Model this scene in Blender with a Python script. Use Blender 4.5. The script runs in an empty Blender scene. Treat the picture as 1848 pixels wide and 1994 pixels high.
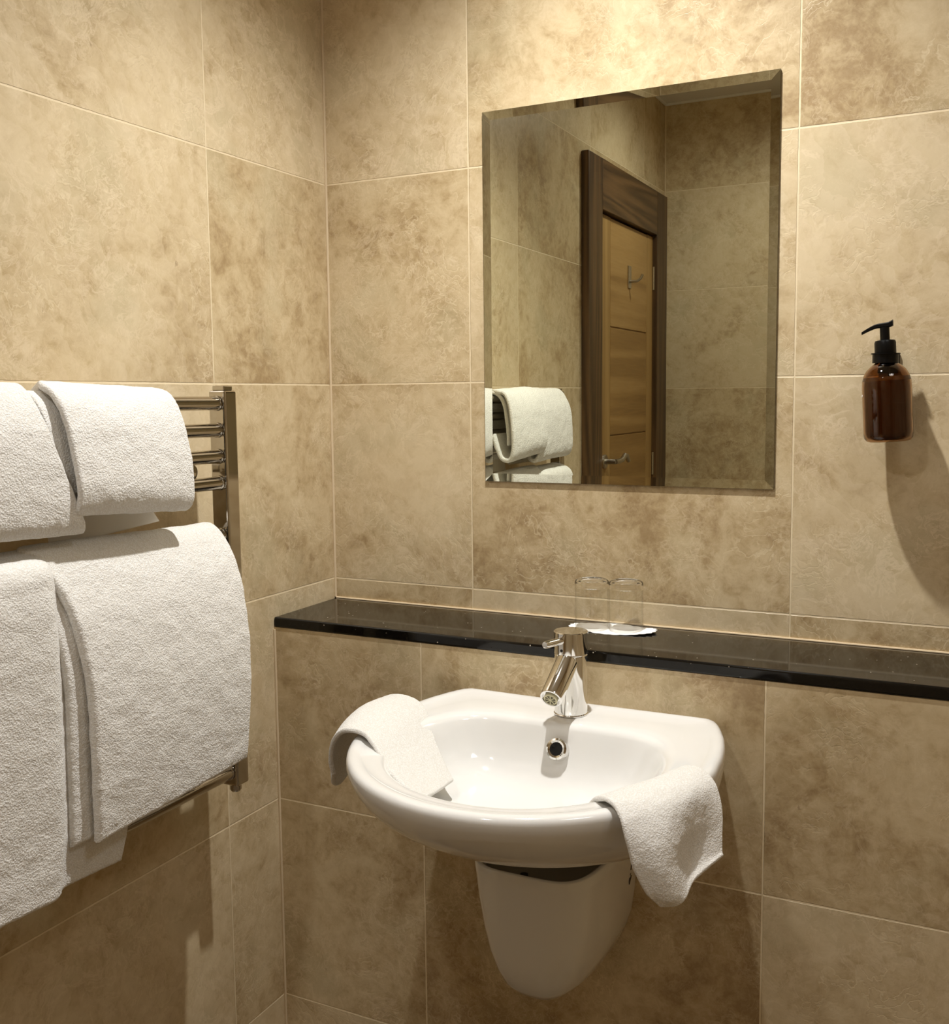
import bpy, bmesh, math, random
from mathutils import Vector, Matrix, Euler, noise
import numpy as np
random.seed(7)
SC = bpy.context.scene
COL = SC.collection

# ------------------------------------------------------------------ camera
cam_d = bpy.data.cameras.new('camera'); cam = bpy.data.objects.new('camera', cam_d); COL.objects.link(cam)
F_PX = 1996.54
YAW, PIT, ROL = -0.46024, -0.09593, -0.010584
_f = Vector((math.sin(YAW), math.cos(YAW), 0)); _r = Vector((math.cos(YAW), -math.sin(YAW), 0)); _u = Vector((0, 0, 1))
Fw = _f*math.cos(PIT) + _u*math.sin(PIT); _u2 = -_f*math.sin(PIT) + _u*math.cos(PIT)
R = _r*math.cos(ROL) + _u2*math.sin(ROL); U = -_r*math.sin(ROL) + _u2*math.cos(ROL)
M = Matrix(((R.x, U.x, -Fw.x, 1.2067), (R.y, U.y, -Fw.y, -1.7652), (R.z, U.z, -Fw.z, -0.0290), (0, 0, 0, 1)))
cam.matrix_world = M
cam_d.sensor_fit = 'VERTICAL'; cam_d.sensor_height = 24.0; cam_d.sensor_width = 24.0*1848/1994
cam_d.lens = F_PX/1994*24.0
cam_d.shift_x = -(927.757-924)/1994.0
cam_d.shift_y = (966.191-997)/1994.0
cam_d.clip_start = 0.02
SC.camera = cam

# ------------------------------------------------------------------ colour management, world
SC.view_settings.view_transform = 'Standard'; SC.view_settings.look = 'None'
SC.view_settings.gamma = 1.0; SC.view_settings.use_curve_mapping = False
SC.view_settings.exposure = 0.47
world = bpy.data.worlds.new('room_dark'); SC.world = world; world.use_nodes = True
world.node_tree.nodes['Background'].inputs[0].default_value = (0.9, 0.85, 0.75, 1)
world.node_tree.nodes['Background'].inputs[1].default_value = 0.02
SC.cycles.use_denoising = True
SC.cycles.max_bounces = 14; SC.cycles.diffuse_bounces = 8; SC.cycles.glossy_bounces = 8
SC.cycles.transmission_bounces = 12; SC.cycles.transparent_max_bounces = 12
SC.cycles.sample_clamp_indirect = 4.0

ZC = 1.15          # ceiling
ZF = -1.40         # floor
YR = -2.443        # wall behind the camera
XR = 2.05          # right wall
# position, power, source radius, cone; second and third are added fill
LAMPS = [((0.66, -0.47), 76.0, 0.020, 124), ((0.52, -1.78), 26.0, 0.06, 172), ((1.62, -0.95), 21.0, 0.25, 168)]
LAMP_COL = (1.0, 0.98, 0.945)

# ------------------------------------------------------------------ node helpers
def new_mat(name):
    m = bpy.data.materials.new(name); m.use_nodes = True
    nt = m.node_tree; b = nt.nodes['Principled BSDF']
    return m, nt, b
class NB:
    def __init__(s, nt): s.nt = nt
    def n(s, t, **kw):
        o = s.nt.nodes.new(t)
        for k, v in kw.items(): setattr(o, k, v)
        return o
    def put(s, sock, v):
        if isinstance(v, bpy.types.NodeSocket): s.nt.links.new(v, sock)
        elif v is not None: sock.default_value = v
    def math(s, op, a, b=None, c=None, clamp=False):
        o = s.n('ShaderNodeMath', operation=op, use_clamp=clamp)
        s.put(o.inputs[0], a)
        if b is not None: s.put(o.inputs[1], b)
        if c is not None: s.put(o.inputs[2], c)
        return o.outputs[0]
    def vmath(s, op, a, b=None):
        o = s.n('ShaderNodeVectorMath', operation=op)
        s.put(o.inputs[0], a)
        if b is not None: s.put(o.inputs[1], b)
        return o.outputs[0]
    def noise(s, vec, scale, detail=4, rough=0.55, dist=0.0):
        o = s.n('ShaderNodeTexNoise'); s.put(o.inputs['Vector'], vec)
        o.inputs['Scale'].default_value = scale; o.inputs['Detail'].default_value = detail
        o.inputs['Roughness'].default_value = rough; o.inputs['Distortion'].default_value = dist
        return o.outputs
    def ramp(s, fac, stops, interp='LINEAR'):
        o = s.n('ShaderNodeValToRGB'); s.put(o.inputs[0], fac); cr = o.color_ramp; cr.interpolation = interp
        while len(cr.elements) < len(stops): cr.elements.new(0.5)
        for e, (p, c) in zip(cr.elements, stops):
            e.position = p; e.color = (c, c, c, 1) if isinstance(c, (int, float)) else (*c, 1)
        return o.outputs[0]
    def mix(s, fac, a, b, mode='MIX'):
        o = s.n('ShaderNodeMix', data_type='RGBA', blend_type=mode)
        s.put(o.inputs[0], fac)
        s.put(o.inputs[6], (*a, 1) if isinstance(a, tuple) and len(a) == 3 else a)
        s.put(o.inputs[7], (*b, 1) if isinstance(b, tuple) and len(b) == 3 else b)
        return o.outputs[2]
    def mapr(s, v, a, b, c=0.0, d=1.0, smooth=False):
        o = s.n('ShaderNodeMapRange', clamp=True)
        if smooth: o.interpolation_type = 'SMOOTHSTEP'
        s.put(o.inputs[0], v)
        for i, x in zip((1, 2, 3, 4), (a, b, c, d)): o.inputs[i].default_value = x
        return o.outputs[0]
def simple(name, col, rough=0.5, metal=0.0, **kw):
    m, nt, b = new_mat(name)
    b.inputs['Base Color'].default_value = (*col, 1); b.inputs['Roughness'].default_value = rough
    b.inputs['Metallic'].default_value = metal
    for k, v in kw.items(): b.inputs[k].default_value = v
    return m

# travertine tiles; u axis = 'X' or 'Y' of the room, v = Z
def tile_mat(name, ax, u0, v0=0.0, tw=0.6, th=0.4, seed=0.0, vax='Z', gw=0.0030):
    m, nt, b = new_mat(name); N = NB(nt)
    geo = N.n('ShaderNodeNewGeometry'); pos = geo.outputs['Position']
    sep = N.n('ShaderNodeSeparateXYZ'); N.put(sep.inputs[0], pos)
    u = N.math('DIVIDE', N.math('SUBTRACT', sep.outputs[ax], u0), tw)
    v = N.math('DIVIDE', N.math('SUBTRACT', sep.outputs[vax], v0), th)
    iu = N.math('FLOOR', u); iv = N.math('FLOOR', v)
    fu = N.math('SUBTRACT', u, iu); fv = N.math('SUBTRACT', v, iv)
    du = N.math('MULTIPLY', N.math('MINIMUM', fu, N.math('SUBTRACT', 1.0, fu)), tw)
    dv = N.math('MULTIPLY', N.math('MINIMUM', fv, N.math('SUBTRACT', 1.0, fv)), th)
    wob = N.noise(pos, 60, 2)[0]
    d = N.math('ADD', N.math('MINIMUM', du, dv), N.math('MULTIPLY', N.math('SUBTRACT', wob, 0.5), 0.0016))
    grout = N.mapr(d, gw*0.35, gw*0.62, 1.0, 0.0, True)
    comb = N.n('ShaderNodeCombineXYZ'); N.put(comb.inputs[0], iu); N.put(comb.inputs[1], iv); comb.inputs[2].default_value = seed
    wn = N.n('ShaderNodeTexWhiteNoise', noise_dimensions='3D'); N.put(wn.inputs['Vector'], comb.outputs[0])
    rnd = wn.outputs['Value']; rc = wn.outputs['Color']
    sc_ = N.n('ShaderNodeSeparateColor'); N.put(sc_.inputs[0], rc); rc_s, rc_s2 = sc_.outputs[0], sc_.outputs[1]
    off = N.vmath('MULTIPLY', rc, (37.0, 53.0, 71.0))
    p = N.vmath('ADD', pos, off)
    big = N.noise(p, 3.6, 5, 0.62, 0.9)[0]
    mid = N.noise(p, 11.0, 6, 0.62, 1.6)[0]
    fine = N.noise(p, 46.0, 6, 0.70, 0.5)[0]
    micro = N.noise(p, 190.0, 3, 0.6, 0.3)[0]
    # wispy light veins: ridges of a warped noise
    warp = N.noise(p, 7.0, 4, 0.6, 0.5)[1]
    pw = N.vmath('ADD', p, N.vmath('MULTIPLY', N.vmath('SUBTRACT', warp, (0.5, 0.5, 0.5)), (0.16, 0.16, 0.16)))
    vn = N.noise(pw, 12.0, 7, 0.62, 0.6)[0]
    ridge = N.mapr(N.math('ABSOLUTE', N.math('SUBTRACT', vn, 0.5)), 0.0, 0.030, 1.0, 0.0, True)
    vn2 = N.noise(pw, 36.0, 5, 0.62, 0.8)[0]
    ridge2 = N.mapr(N.math('ABSOLUTE', N.math('SUBTRACT', vn2, 0.48)), 0.0, 0.030, 1.0, 0.0, True)
    patch = N.mapr(N.noise(p, 6.0, 3, 0.5)[0], 0.36, 0.56, 0.12, 1.0, True)
    cn = N.noise(N.vmath('ADD', p, N.vmath('MULTIPLY', N.vmath('SUBTRACT', warp, (0.5, 0.5, 0.5)), (0.06, 0.06, 0.06))), 9.0, 5, 0.55, 0.3)[0]
    fr5 = N.math('FRACT', N.math('MULTIPLY', cn, 15.0))
    contour = N.mapr(N.math('ABSOLUTE', N.math('SUBTRACT', fr5, 0.5)), 0.0, 0.16, 1.0, 0.0, True)
    cpatch = N.mapr(N.noise(p, 7.5, 3, 0.6)[0], 0.47, 0.62, 0.0, 1.0, True)
    contour = N.math('MULTIPLY', contour, cpatch)
    cdark = N.math('MULTIPLY', N.mapr(N.math('ABSOLUTE', N.math('SUBTRACT', fr5, 0.72)), 0.0, 0.12, 1.0, 0.0, True), cpatch)
    # layered banding on some tiles
    wv = N.n('ShaderNodeTexWave', wave_type='BANDS', bands_direction='DIAGONAL', wave_profile='SAW')
    N.put(wv.inputs['Vector'], p); wv.inputs['Scale'].default_value = 11.0; wv.inputs['Distortion'].default_value = 14.0
    wv.inputs['Detail'].default_value = 4.0; wv.inputs['Detail Scale'].default_value = 0.9; wv.inputs['Detail Roughness'].default_value = 0.55
    band = N.math('MULTIPLY', wv.outputs['Fac'], N.mapr(rnd, 0.5, 0.72, 0.0, 1.0))
    tone = N.math('ADD', N.math('MULTIPLY', big, 0.46), N.math('MULTIPLY', mid, 0.34))
    tone = N.math('ADD', tone, N.math('MULTIPLY', fine, 0.31))
    tone = N.math('ADD', tone, N.math('MULTIPLY', N.math('SUBTRACT', rnd, 0.5), 0.10))
    base = N.ramp(tone, [(0.43, (0.345, 0.240, 0.118)), (0.50, (0.465, 0.350, 0.192)), (0.57, (0.575, 0.458, 0.275)), (0.67, (0.665, 0.550, 0.355))])
    # green-grey cast in places
    gcast = N.mapr(N.noise(p, 6.0, 3, 0.5)[0], 0.5, 0.7, 0.0, 0.45, True)
    base = N.mix(gcast, base, (0.50, 0.435, 0.275))
    base = N.mix(N.math('MULTIPLY', N.math('MULTIPLY', ridge, patch), N.mapr(rc_s, 0.0, 1.0, 0.12, 0.55)), base, (0.78, 0.66, 0.47))
    base = N.mix(N.math('MULTIPLY', N.math('MULTIPLY', ridge2, patch), N.mapr(rc_s2, 0.0, 1.0, 0.05, 0.40)), base, (0.74, 0.62, 0.43))
    base = N.mix(N.math('MULTIPLY', band, 0.30), base, (0.74, 0.62, 0.44))
    base = N.mix(N.math('MULTIPLY', contour, N.mapr(rc_s2, 0.0, 1.0, 0.16, 0.48)), base, (0.79, 0.68, 0.47))
    base = N.mix(N.math('MULTIPLY', cdark, 0.16), base, (0.30, 0.205, 0.10))
    pit = N.mapr(N.noise(p, 75.0, 3, 0.7, 1.0)[0], 0.64, 0.74, 0.0, 0.45, True)
    pit = N.math('MULTIPLY', pit, N.mapr(big, 0.55, 0.42, 0.0, 1.0))
    base = N.mix(pit, base, (0.22, 0.135, 0.065))
    base = N.mix(N.mapr(micro, 0.3, 0.7, 0.0, 0.16), base, (0.60, 0.47, 0.31))
    gcol = N.mix(N.noise(pos, 90, 2)[0], (0.84, 0.72, 0.50), (0.76, 0.63, 0.42))
    col = N.mix(grout, base, gcol)
    N.put(b.inputs['Base Color'], col)
    N.put(b.inputs['Roughness'], N.mapr(N.noise(p, 9, 3)[0], 0.3, 0.7, 0.30, 0.46))
    b.inputs['Specular IOR Level'].default_value = 0.42
    h = N.math('SUBTRACT', N.math('MULTIPLY', fine, 0.12), N.math('MULTIPLY', grout, 1.0))
    h = N.math('ADD', h, N.math('MULTIPLY', contour, -0.10))
    bp = N.n('ShaderNodeBump'); bp.inputs['Strength'].default_value = 0.55; bp.inputs['Distance'].default_value = 0.0020
    N.put(bp.inputs['Height'], h); N.put(b.inputs['Normal'], bp.outputs[0])
    return m
MT_back = tile_mat('travertine_back', 'X', 0.3218, seed=1.0)
MT_left = tile_mat('travertine_left', 'Y', -0.3561, seed=2.3)
MT_low = tile_mat('travertine_low', 'X', 0.3218, seed=5.1)
MT_rear = tile_mat('travertine_rear', 'X', 0.427, seed=8.7)
MT_right = tile_mat('travertine_right', 'Y', -0.3561, seed=11.9)
MT_floor = simple('dark_floor_tile', (0.16, 0.12, 0.08), 0.4)

def granite():
    m, nt, b = new_mat('black_granite'); N = NB(nt)
    pos = N.n('ShaderNodeNewGeometry').outputs['Position']
    v = N.n('ShaderNodeTexVoronoi'); N.put(v.inputs['Vector'], pos); v.inputs['Scale'].default_value = 95
    sp = N.mapr(v.outputs['Distance'], 0.07, 0.13, 1.0, 0.0)
    sel = N.mapr(N.n('ShaderNodeSeparateXYZ').outputs[0], 0, 1)
    wn = N.n('ShaderNodeTexWhiteNoise'); N.put(wn.inputs['Vector'], v.outputs['Color'])
    sel = N.mapr(wn.outputs['Value'], 0.72, 0.76, 0.0, 1.0)
    clus = N.mapr(N.noise(pos, 14, 2)[0], 0.42, 0.6, 0.0, 1.0)
    s = N.math('MULTIPLY', N.math('MULTIPLY', sp, sel), clus)
    fine = N.mapr(N.noise(pos, 420, 2)[0], 0.45, 0.75, 0.0, 1.0)
    base = N.mix(fine, (0.003, 0.0026, 0.0022), (0.011, 0.009, 0.007))
    N.put(b.inputs['Base Color'], N.mix(s, base, (0.62, 0.55, 0.44)))
    b.inputs['Roughness'].default_value = 0.07; b.inputs['Specular IOR Level'].default_value = 0.34
    return m
M_granite = granite()
M_ceramic = simple('white_ceramic', (0.77, 0.765, 0.745), 0.09, **{'Coat Weight': 0.5, 'Coat Roughness': 0.03})
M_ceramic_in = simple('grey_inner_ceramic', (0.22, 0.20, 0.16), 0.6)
M_chrome = simple('chrome', (0.80, 0.79, 0.77), 0.05, 1.0)
M_rad = simple('radiator_chrome', (0.55, 0.52, 0.47), 0.08, 1.0)
M_mirror = simple('mirror_silver', (0.80, 0.82, 0.70), 0.0, 1.0)
M_mirror_edge = simple('mirror_glass_edge', (0.16, 0.17, 0.12), 0.15)
M_black = simple('black_plastic', (0.003, 0.003, 0.003), 0.32, **{'Specular IOR Level': 0.2})
M_blackhole = simple('black_void', (0.004, 0.004, 0.004), 0.6)
M_white = simple('ceiling_paint', (0.80, 0.79, 0.76), 0.8)
M_steel = simple('brushed_steel', (0.50, 0.47, 0.42), 0.28, 1.0)
M_paper = simple('white_paper', (0.92, 0.92, 0.91), 0.8)
M_aer = simple('aerator_plastic', (0.62, 0.58, 0.38), 0.4)
M_print = simple('dark_print', (0.05, 0.03, 0.015), 0.6)
M_inkwhite = simple('white_print', (0.75, 0.72, 0.66), 0.5)
M_liquid = simple('amber_liquid', (0.170, 0.075, 0.020), 0.15)
def glass(name, col, ior=1.47, rough=0.0):
    m, nt, b = new_mat(name)
    b.inputs['Base Color'].default_value = (*col, 1); b.inputs['Roughness'].default_value = rough
    b.inputs['Transmission Weight'].default_value = 1.0; b.inputs['IOR'].default_value = ior
    return m
M_glass = glass('clear_glass', (0.985, 0.99, 0.97))
def thin_glass(name):
    m, nt, b = new_mat(name); N = NB(nt); out = nt.nodes['Material Output']; nt.nodes.remove(b)
    lw = N.n('ShaderNodeLayerWeight'); lw.inputs[0].default_value = 0.5
    tr = N.n('ShaderNodeBsdfTransparent'); N.put(tr.inputs[0], N.mix(N.mapr(lw.outputs['Facing'], 0.80, 1.0), (0.99, 0.99, 0.985), (0.42, 0.40, 0.34)))
    gl = N.n('ShaderNodeBsdfGlossy'); gl.inputs['Roughness'].default_value = 0.02
    mx = N.n('ShaderNodeMixShader'); N.put(mx.inputs[0], N.math('ADD', 0.03, N.math('MULTIPLY', N.math('POWER', lw.outputs['Facing'], 5.0), 0.5))); N.put(mx.inputs[1], tr.outputs[0]); N.put(mx.inputs[2], gl.outputs[0])
    nt.links.new(mx.outputs[0], out.inputs[0]); return m
M_thin = thin_glass('thin_clear_glass')
M_amber = glass('amber_glass', (0.46, 0.27, 0.13), 1.45, 0.02)
def emis(name, col, s):
    m, nt, b = new_mat(name)
    b.inputs['Base Color'].default_value = (0, 0, 0, 1)
    b.inputs['Emission Color'].default_value = (*col, 1); b.inputs['Emission Strength'].default_value = s
    return m
M_lamp = emis('lamp_glow', LAMP_COL, 40.0)

def terry(name, col=(0.88, 0.875, 0.86), sc=620.0, st=0.75, dist=0.0018):
    m, nt, b = new_mat(name); N = NB(nt)
    pos = N.n('ShaderNodeNewGeometry').outputs['Position']
    a = N.noise(pos, sc, 3, 0.75, 0.2)[0]
    c = N.noise(pos, sc*0.33, 3, 0.7, 0.0)[0]
    vo = N.n('ShaderNodeTexVoronoi'); N.put(vo.inputs['Vector'], N.vmath('ADD', pos, N.vmath('MULTIPLY', N.noise(pos, 300.0, 2)[1], (0.002, 0.002, 0.002)))); vo.inputs['Scale'].default_value = sc*0.62
    tuft = N.mapr(vo.outputs['Distance'], 0.0, 0.75, 1.0, 0.0)
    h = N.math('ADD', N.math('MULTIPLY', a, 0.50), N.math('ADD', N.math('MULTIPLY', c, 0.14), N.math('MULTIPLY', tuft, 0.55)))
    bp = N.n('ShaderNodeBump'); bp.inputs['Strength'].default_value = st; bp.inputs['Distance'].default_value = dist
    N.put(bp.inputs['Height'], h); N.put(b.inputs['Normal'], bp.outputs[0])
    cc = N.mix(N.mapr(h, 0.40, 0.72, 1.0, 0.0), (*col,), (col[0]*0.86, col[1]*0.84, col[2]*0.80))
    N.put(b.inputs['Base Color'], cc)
    b.inputs['Roughness'].default_value = 1.0; b.inputs['Specular IOR Level'].default_value = 0.1
    b.inputs['Sheen Weight'].default_value = 0.35; b.inputs['Sheen Roughness'].default_value = 0.6
    return m
M_terry = terry('terry_cloth')
M_terry2 = terry('fine_terry', col=(0.80, 0.795, 0.78), sc=700.0, st=0.6, dist=0.0015)
M_woven = simple('flat_woven_cotton', (0.84, 0.82, 0.78), 0.9)

def wood(name, c1, c2, c3, ax, sc=7.0):
    m, nt, b = new_mat(name); N = NB(nt)
    pos = N.n('ShaderNodeNewGeometry').outputs['Position']
    s = {'Z': (9.0, 9.0, 0.55), 'Y': (9.0, 0.55, 9.0)}[ax]
    p = N.vmath('MULTIPLY', pos, s)
    wob = N.noise(N.vmath('MULTIPLY', pos, tuple(0.35*x for x in s)), 1.3, 3, 0.5)[0]
    rings = N.math('FRACT', N.math('MULTIPLY', wob, sc))
    r = N.mapr(N.math('ABSOLUTE', N.math('SUBTRACT', rings, 0.5)), 0.0, 0.5, 0.0, 1.0, True)
    f = N.noise(N.vmath('MULTIPLY', p, (6.0, 6.0, 6.0)), 2.2, 5, 0.65)[0]
    t = N.math('ADD', N.math('MULTIPLY', r, 0.45), N.math('MULTIPLY', f, 0.62))
    N.put(b.inputs['Base Color'], N.ramp(t, [(0.25, c1), (0.55, c2), (0.85, c3)]))
    b.inputs['Roughness'].default_value = 0.42
    bp = N.n('ShaderNodeBump'); bp.inputs['Strength'].default_value = 0.2; bp.inputs['Distance'].default_value = 0.0006
    N.put(bp.inputs['Height'], f); N.put(b.inputs['Normal'], bp.outputs[0])
    return m
M_dark_v = wood('dark_oak_upright', (0.045, 0.022, 0.008), (0.088, 0.045, 0.016), (0.135, 0.072, 0.028), 'Z', 14)
M_dark_h = wood('dark_oak_head', (0.045, 0.022, 0.008), (0.088, 0.045, 0.016), (0.135, 0.072, 0.028), 'Y', 16)
M_oak_v = wood('pale_oak_stile', (0.30, 0.175, 0.055), (0.37, 0.225, 0.075), (0.43, 0.27, 0.10), 'Z', 6)
M_oak_h = wood('pale_oak_panel', (0.27, 0.15, 0.045), (0.35, 0.205, 0.066), (0.42, 0.26, 0.095), 'Y', 6)
M_groove = simple('groove_shadow_oak', (0.10, 0.05, 0.018), 0.7)

# ------------------------------------------------------------------ mesh helpers
def obj(name, bm, mat, parent=None, smooth=False, bevel=0.0, seg=2):
    me = bpy.data.meshes.new(name); bmesh.ops.recalc_face_normals(bm, faces=bm.faces[:]); bm.to_mesh(me); bm.free()
    return link(name, me, mat, parent, smooth, bevel, seg)
def link(name, me, mat, parent=None, smooth=False, bevel=0.0, seg=2, sharp=28):
    o = bpy.data.objects.new(name, me); COL.objects.link(o)
    if isinstance(mat, (list, tuple)):
        for x in mat: me.materials.append(x)
    elif mat: me.materials.append(mat)
    if smooth:
        me.polygons.foreach_set('use_smooth', [True]*len(me.polygons))
        if sharp: me.set_sharp_from_angle(angle=math.radians(sharp))
    if parent:
        o.parent = parent; o.matrix_parent_inverse = Matrix.Translation(-parent.location) if parent.rotation_euler[:] == (0, 0, 0) else parent.matrix_basis.inverted()
    if bevel:
        md = o.modifiers.new('edge', 'BEVEL'); md.width = bevel; md.segments = seg; md.limit_method = 'ANGLE'; md.angle_limit = math.radians(40)
        md.harden_normals = False
    return o
def tag(o, label=None, cat=None, group=None, kind=None):
    if label: o['label'] = label
    if cat: o['category'] = cat
    if group: o['group'] = group
    if kind: o['kind'] = kind
    return o
def thing(name, loc, label, cat, group=None):
    o = bpy.data.objects.new(name, None); COL.objects.link(o); o.location = loc; o.empty_display_size = 0.05
    return tag(o, label, cat, group)
def box(bm, x0, x1, y0, y1, z0, z1):
    vs = [bm.verts.new((x, y, z)) for x in (x0, x1) for y in (y0, y1) for z in (z0, z1)]
    for f in ((0, 1, 3, 2), (4, 6, 7, 5), (0, 4, 5, 1), (2, 3, 7, 6), (0, 2, 6, 4), (1, 5, 7, 3)):
        bm.faces.new([vs[i] for i in f])
def boxo(name, dims, mat, parent=None, bevel=0.0, seg=2, smooth=False):
    bm = bmesh.new(); box(bm, *dims); return obj(name, bm, mat, parent, smooth, bevel, seg)
def frame_of(d):
    d = Vector(d).normalized(); a = Vector((0, 0, 1)) if abs(d.z) < 0.9 else Vector((1, 0, 0))
    u = d.cross(a).normalized(); return u, d.cross(u).normalized(), d
def lathe(bm, prof, origin=(0, 0, 0), axis=(0, 0, 1), n=48, closed=False):
    """prof: list of (r, h) along axis; r=0 closes"""
    u, v, d = frame_of(axis); O = Vector(origin); rings = []
    for r, h in prof:
        if r < 1e-6: rings.append([bm.verts.new(O + d*h)])
        else: rings.append([bm.verts.new(O + d*h + (u*math.cos(2*math.pi*k/n) + v*math.sin(2*math.pi*k/n))*r) for k in range(n)])
    pairs = list(zip(rings, rings[1:]))
    if closed: pairs.append((rings[-1], rings[0]))
    for A, B in pairs:
        for k in range(n):
            k2 = (k+1) % n
            if len(A) == 1 and len(B) == 1: continue
            if len(A) == 1: bm.faces.new((A[0], B[k], B[k2]))
            elif len(B) == 1: bm.faces.new((A[k], B[0], A[k2]))
            else: bm.faces.new((A[k], B[k], B[k2], A[k2]))
def tube(bm, pts, rad, n=20, caps=True):
    pts = [Vector(p) for p in pts]; rings = []
    prev = None
    for i, p in enumerate(pts):
        d = (pts[min(i+1, len(pts)-1)] - pts[max(i-1, 0)]).normalized()
        if prev is None: u, v, _ = frame_of(d)
        else:
            u = (prev - d*prev.dot(d)).normalized(); v = d.cross(u)
        prev = u
        r = rad[i] if isinstance(rad, (list, tuple)) else rad
        rings.append([bm.verts.new(p + (u*math.cos(2*math.pi*k/n) + v*math.sin(2*math.pi*k/n))*r) for k in range(n)])
    for A, B in zip(rings, rings[1:]):
        for k in range(n): bm.faces.new((A[k], A[(k+1) % n], B[(k+1) % n], B[k]))
    if caps:
        bm.faces.new(rings[0][::-1]); bm.faces.new(rings[-1])
def catmull(pts, n):
    P = np.array(pts, float); Q = np.vstack([2*P[0]-P[1], P, 2*P[-1]-P[-2]])
    seg = len(P)-1; L = np.linalg.norm(np.diff(P, axis=0), axis=1); cum = np.concatenate([[0], np.cumsum(L)])
    out = []
    for s in np.linspace(0, cum[-1], n):
        i = min(int(np.searchsorted(cum, s, side='right')-1), seg-1); t = (s-cum[i])/max(L[i], 1e-9)
        p0, p1, p2, p3 = Q[i], Q[i+1], Q[i+2], Q[i+3]
        out.append(0.5*((2*p1)+(-p0+p2)*t+(2*p0-5*p1+4*p2-p3)*t*t+(-p0+3*p1-3*p2+p3)*t**3))
    return np.array(out)

def struct(name, dims_list, mat):
    bm = bmesh.new()
    for d in dims_list: box(bm, *d)
    return tag(obj(name, bm, mat), kind='structure')

# ------------------------------------------------------------------ room shell
DY0, DY1, DTOP = -2.253, -1.604, 0.600       # door opening in the left wall
struct('wall_back', [(-0.12, XR+0.12, 0.0, 0.12, ZF, ZC)], MT_back)
struct('wall_left', [(-0.12, 0.0, DY1+0.01, 0.0, ZF, ZC), (-0.12, 0.0, YR, DY0-0.01, ZF, ZC), (-0.12, 0.0, DY0-0.01, DY1+0.01, DTOP+0.01, ZC)], MT_left)
struct('wall_rear', [(-0.12, XR+0.12, YR-0.12, YR, ZF, ZC)], MT_rear)
struct('wall_right', [(XR, XR+0.12, YR, 0.0, ZF, ZC)], MT_right)
struct('wall_lower', [(0.0, XR, -0.2087, -0.0005, ZF, -0.462)], MT_low)
struct('floor', [(-0.12, XR+0.12, YR-0.12, 0.12, ZF-0.1, ZF)], MT_floor)
struct('ceiling', [(-0.12, XR+0.12, YR-0.12, 0.12, ZC, ZC+0.1)], M_white)

# granite ledge, polished front edge
bm = bmesh.new(); box(bm, 0.0005, XR-0.001, -0.2105, -0.0005, -0.462, -0.4424)
tag(obj('granite_shelf', bm, M_granite, bevel=0.0035, seg=3, smooth=False), 'long polished black speckled granite ledge running along the tiled wall above the basin', 'shelf')
# grout / silicone joints where planes meet
def bead(name, pts, r, mat):
    bm = bmesh.new(); tube(bm, pts, r, 8); return tag(obj(name, bm, mat, smooth=True), kind='structure')
M_grout = simple('cream_grout', (0.66, 0.53, 0.35), 0.8)
bead('trim_1', [(0.0015, -0.0015, -0.44), (0.0015, -0.0015, ZC)], 0.0028, M_grout)
bead('trim_2', [(0.0015, -0.2100, ZF), (0.0015, -0.2100, -0.466)], 0.0026, M_grout)
bead('trim_3', [(0.004, -0.0018, -0.4415), (XR-0.005, -0.0018, -0.4415)], 0.0022, M_grout)
bead('trim_4', [(0.0015, YR+0.0015, ZF), (0.0015, YR+0.0015, ZC)], 0.004, M_grout)
bead('trim_5', [(0.004, YR+0.002, ZC-0.002), (XR-0.005, YR+0.002, ZC-0.002)], 0.007, M_white)
bead('trim_6', [(0.002, YR+0.004, ZC-0.002), (0.002, -0.004, ZC-0.002)], 0.007, M_white)

# ------------------------------------------------------------------ door in the left wall (seen in the mirror)
bm = bmesh.new()
box(bm, 0.0, 0.027, DY1-0.002, -1.469, ZF, 0.768); obj_fr = obj('trim_7', bm, M_dark_v, bevel=0.003)
tag(obj_fr, kind='structure')
for nm, d, mt in (('trim_8', (0.0, 0.027, -2.388, DY0+0.002, ZF, 0.768), M_dark_v), ('trim_9', (0.0, 0.027, DY0+0.002, DY1-0.002, DTOP, 0.768), M_dark_h)):
    bm = bmesh.new(); box(bm, *d); tag(obj(nm, bm, mt, bevel=0.002), kind='structure')
bm = bmesh.new()   # lining of the opening
box(bm, -0.11, 0.0, DY1, DY1+0.01, ZF, DTOP); box(bm, -0.11, 0.0, DY0-0.01, DY0, ZF, DTOP); box(bm, -0.11, 0.0, DY0-0.01, DY1+0.01, DTOP, DTOP+0.01)
tag(obj('trim_10', bm, M_dark_v), kind='structure')
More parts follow.
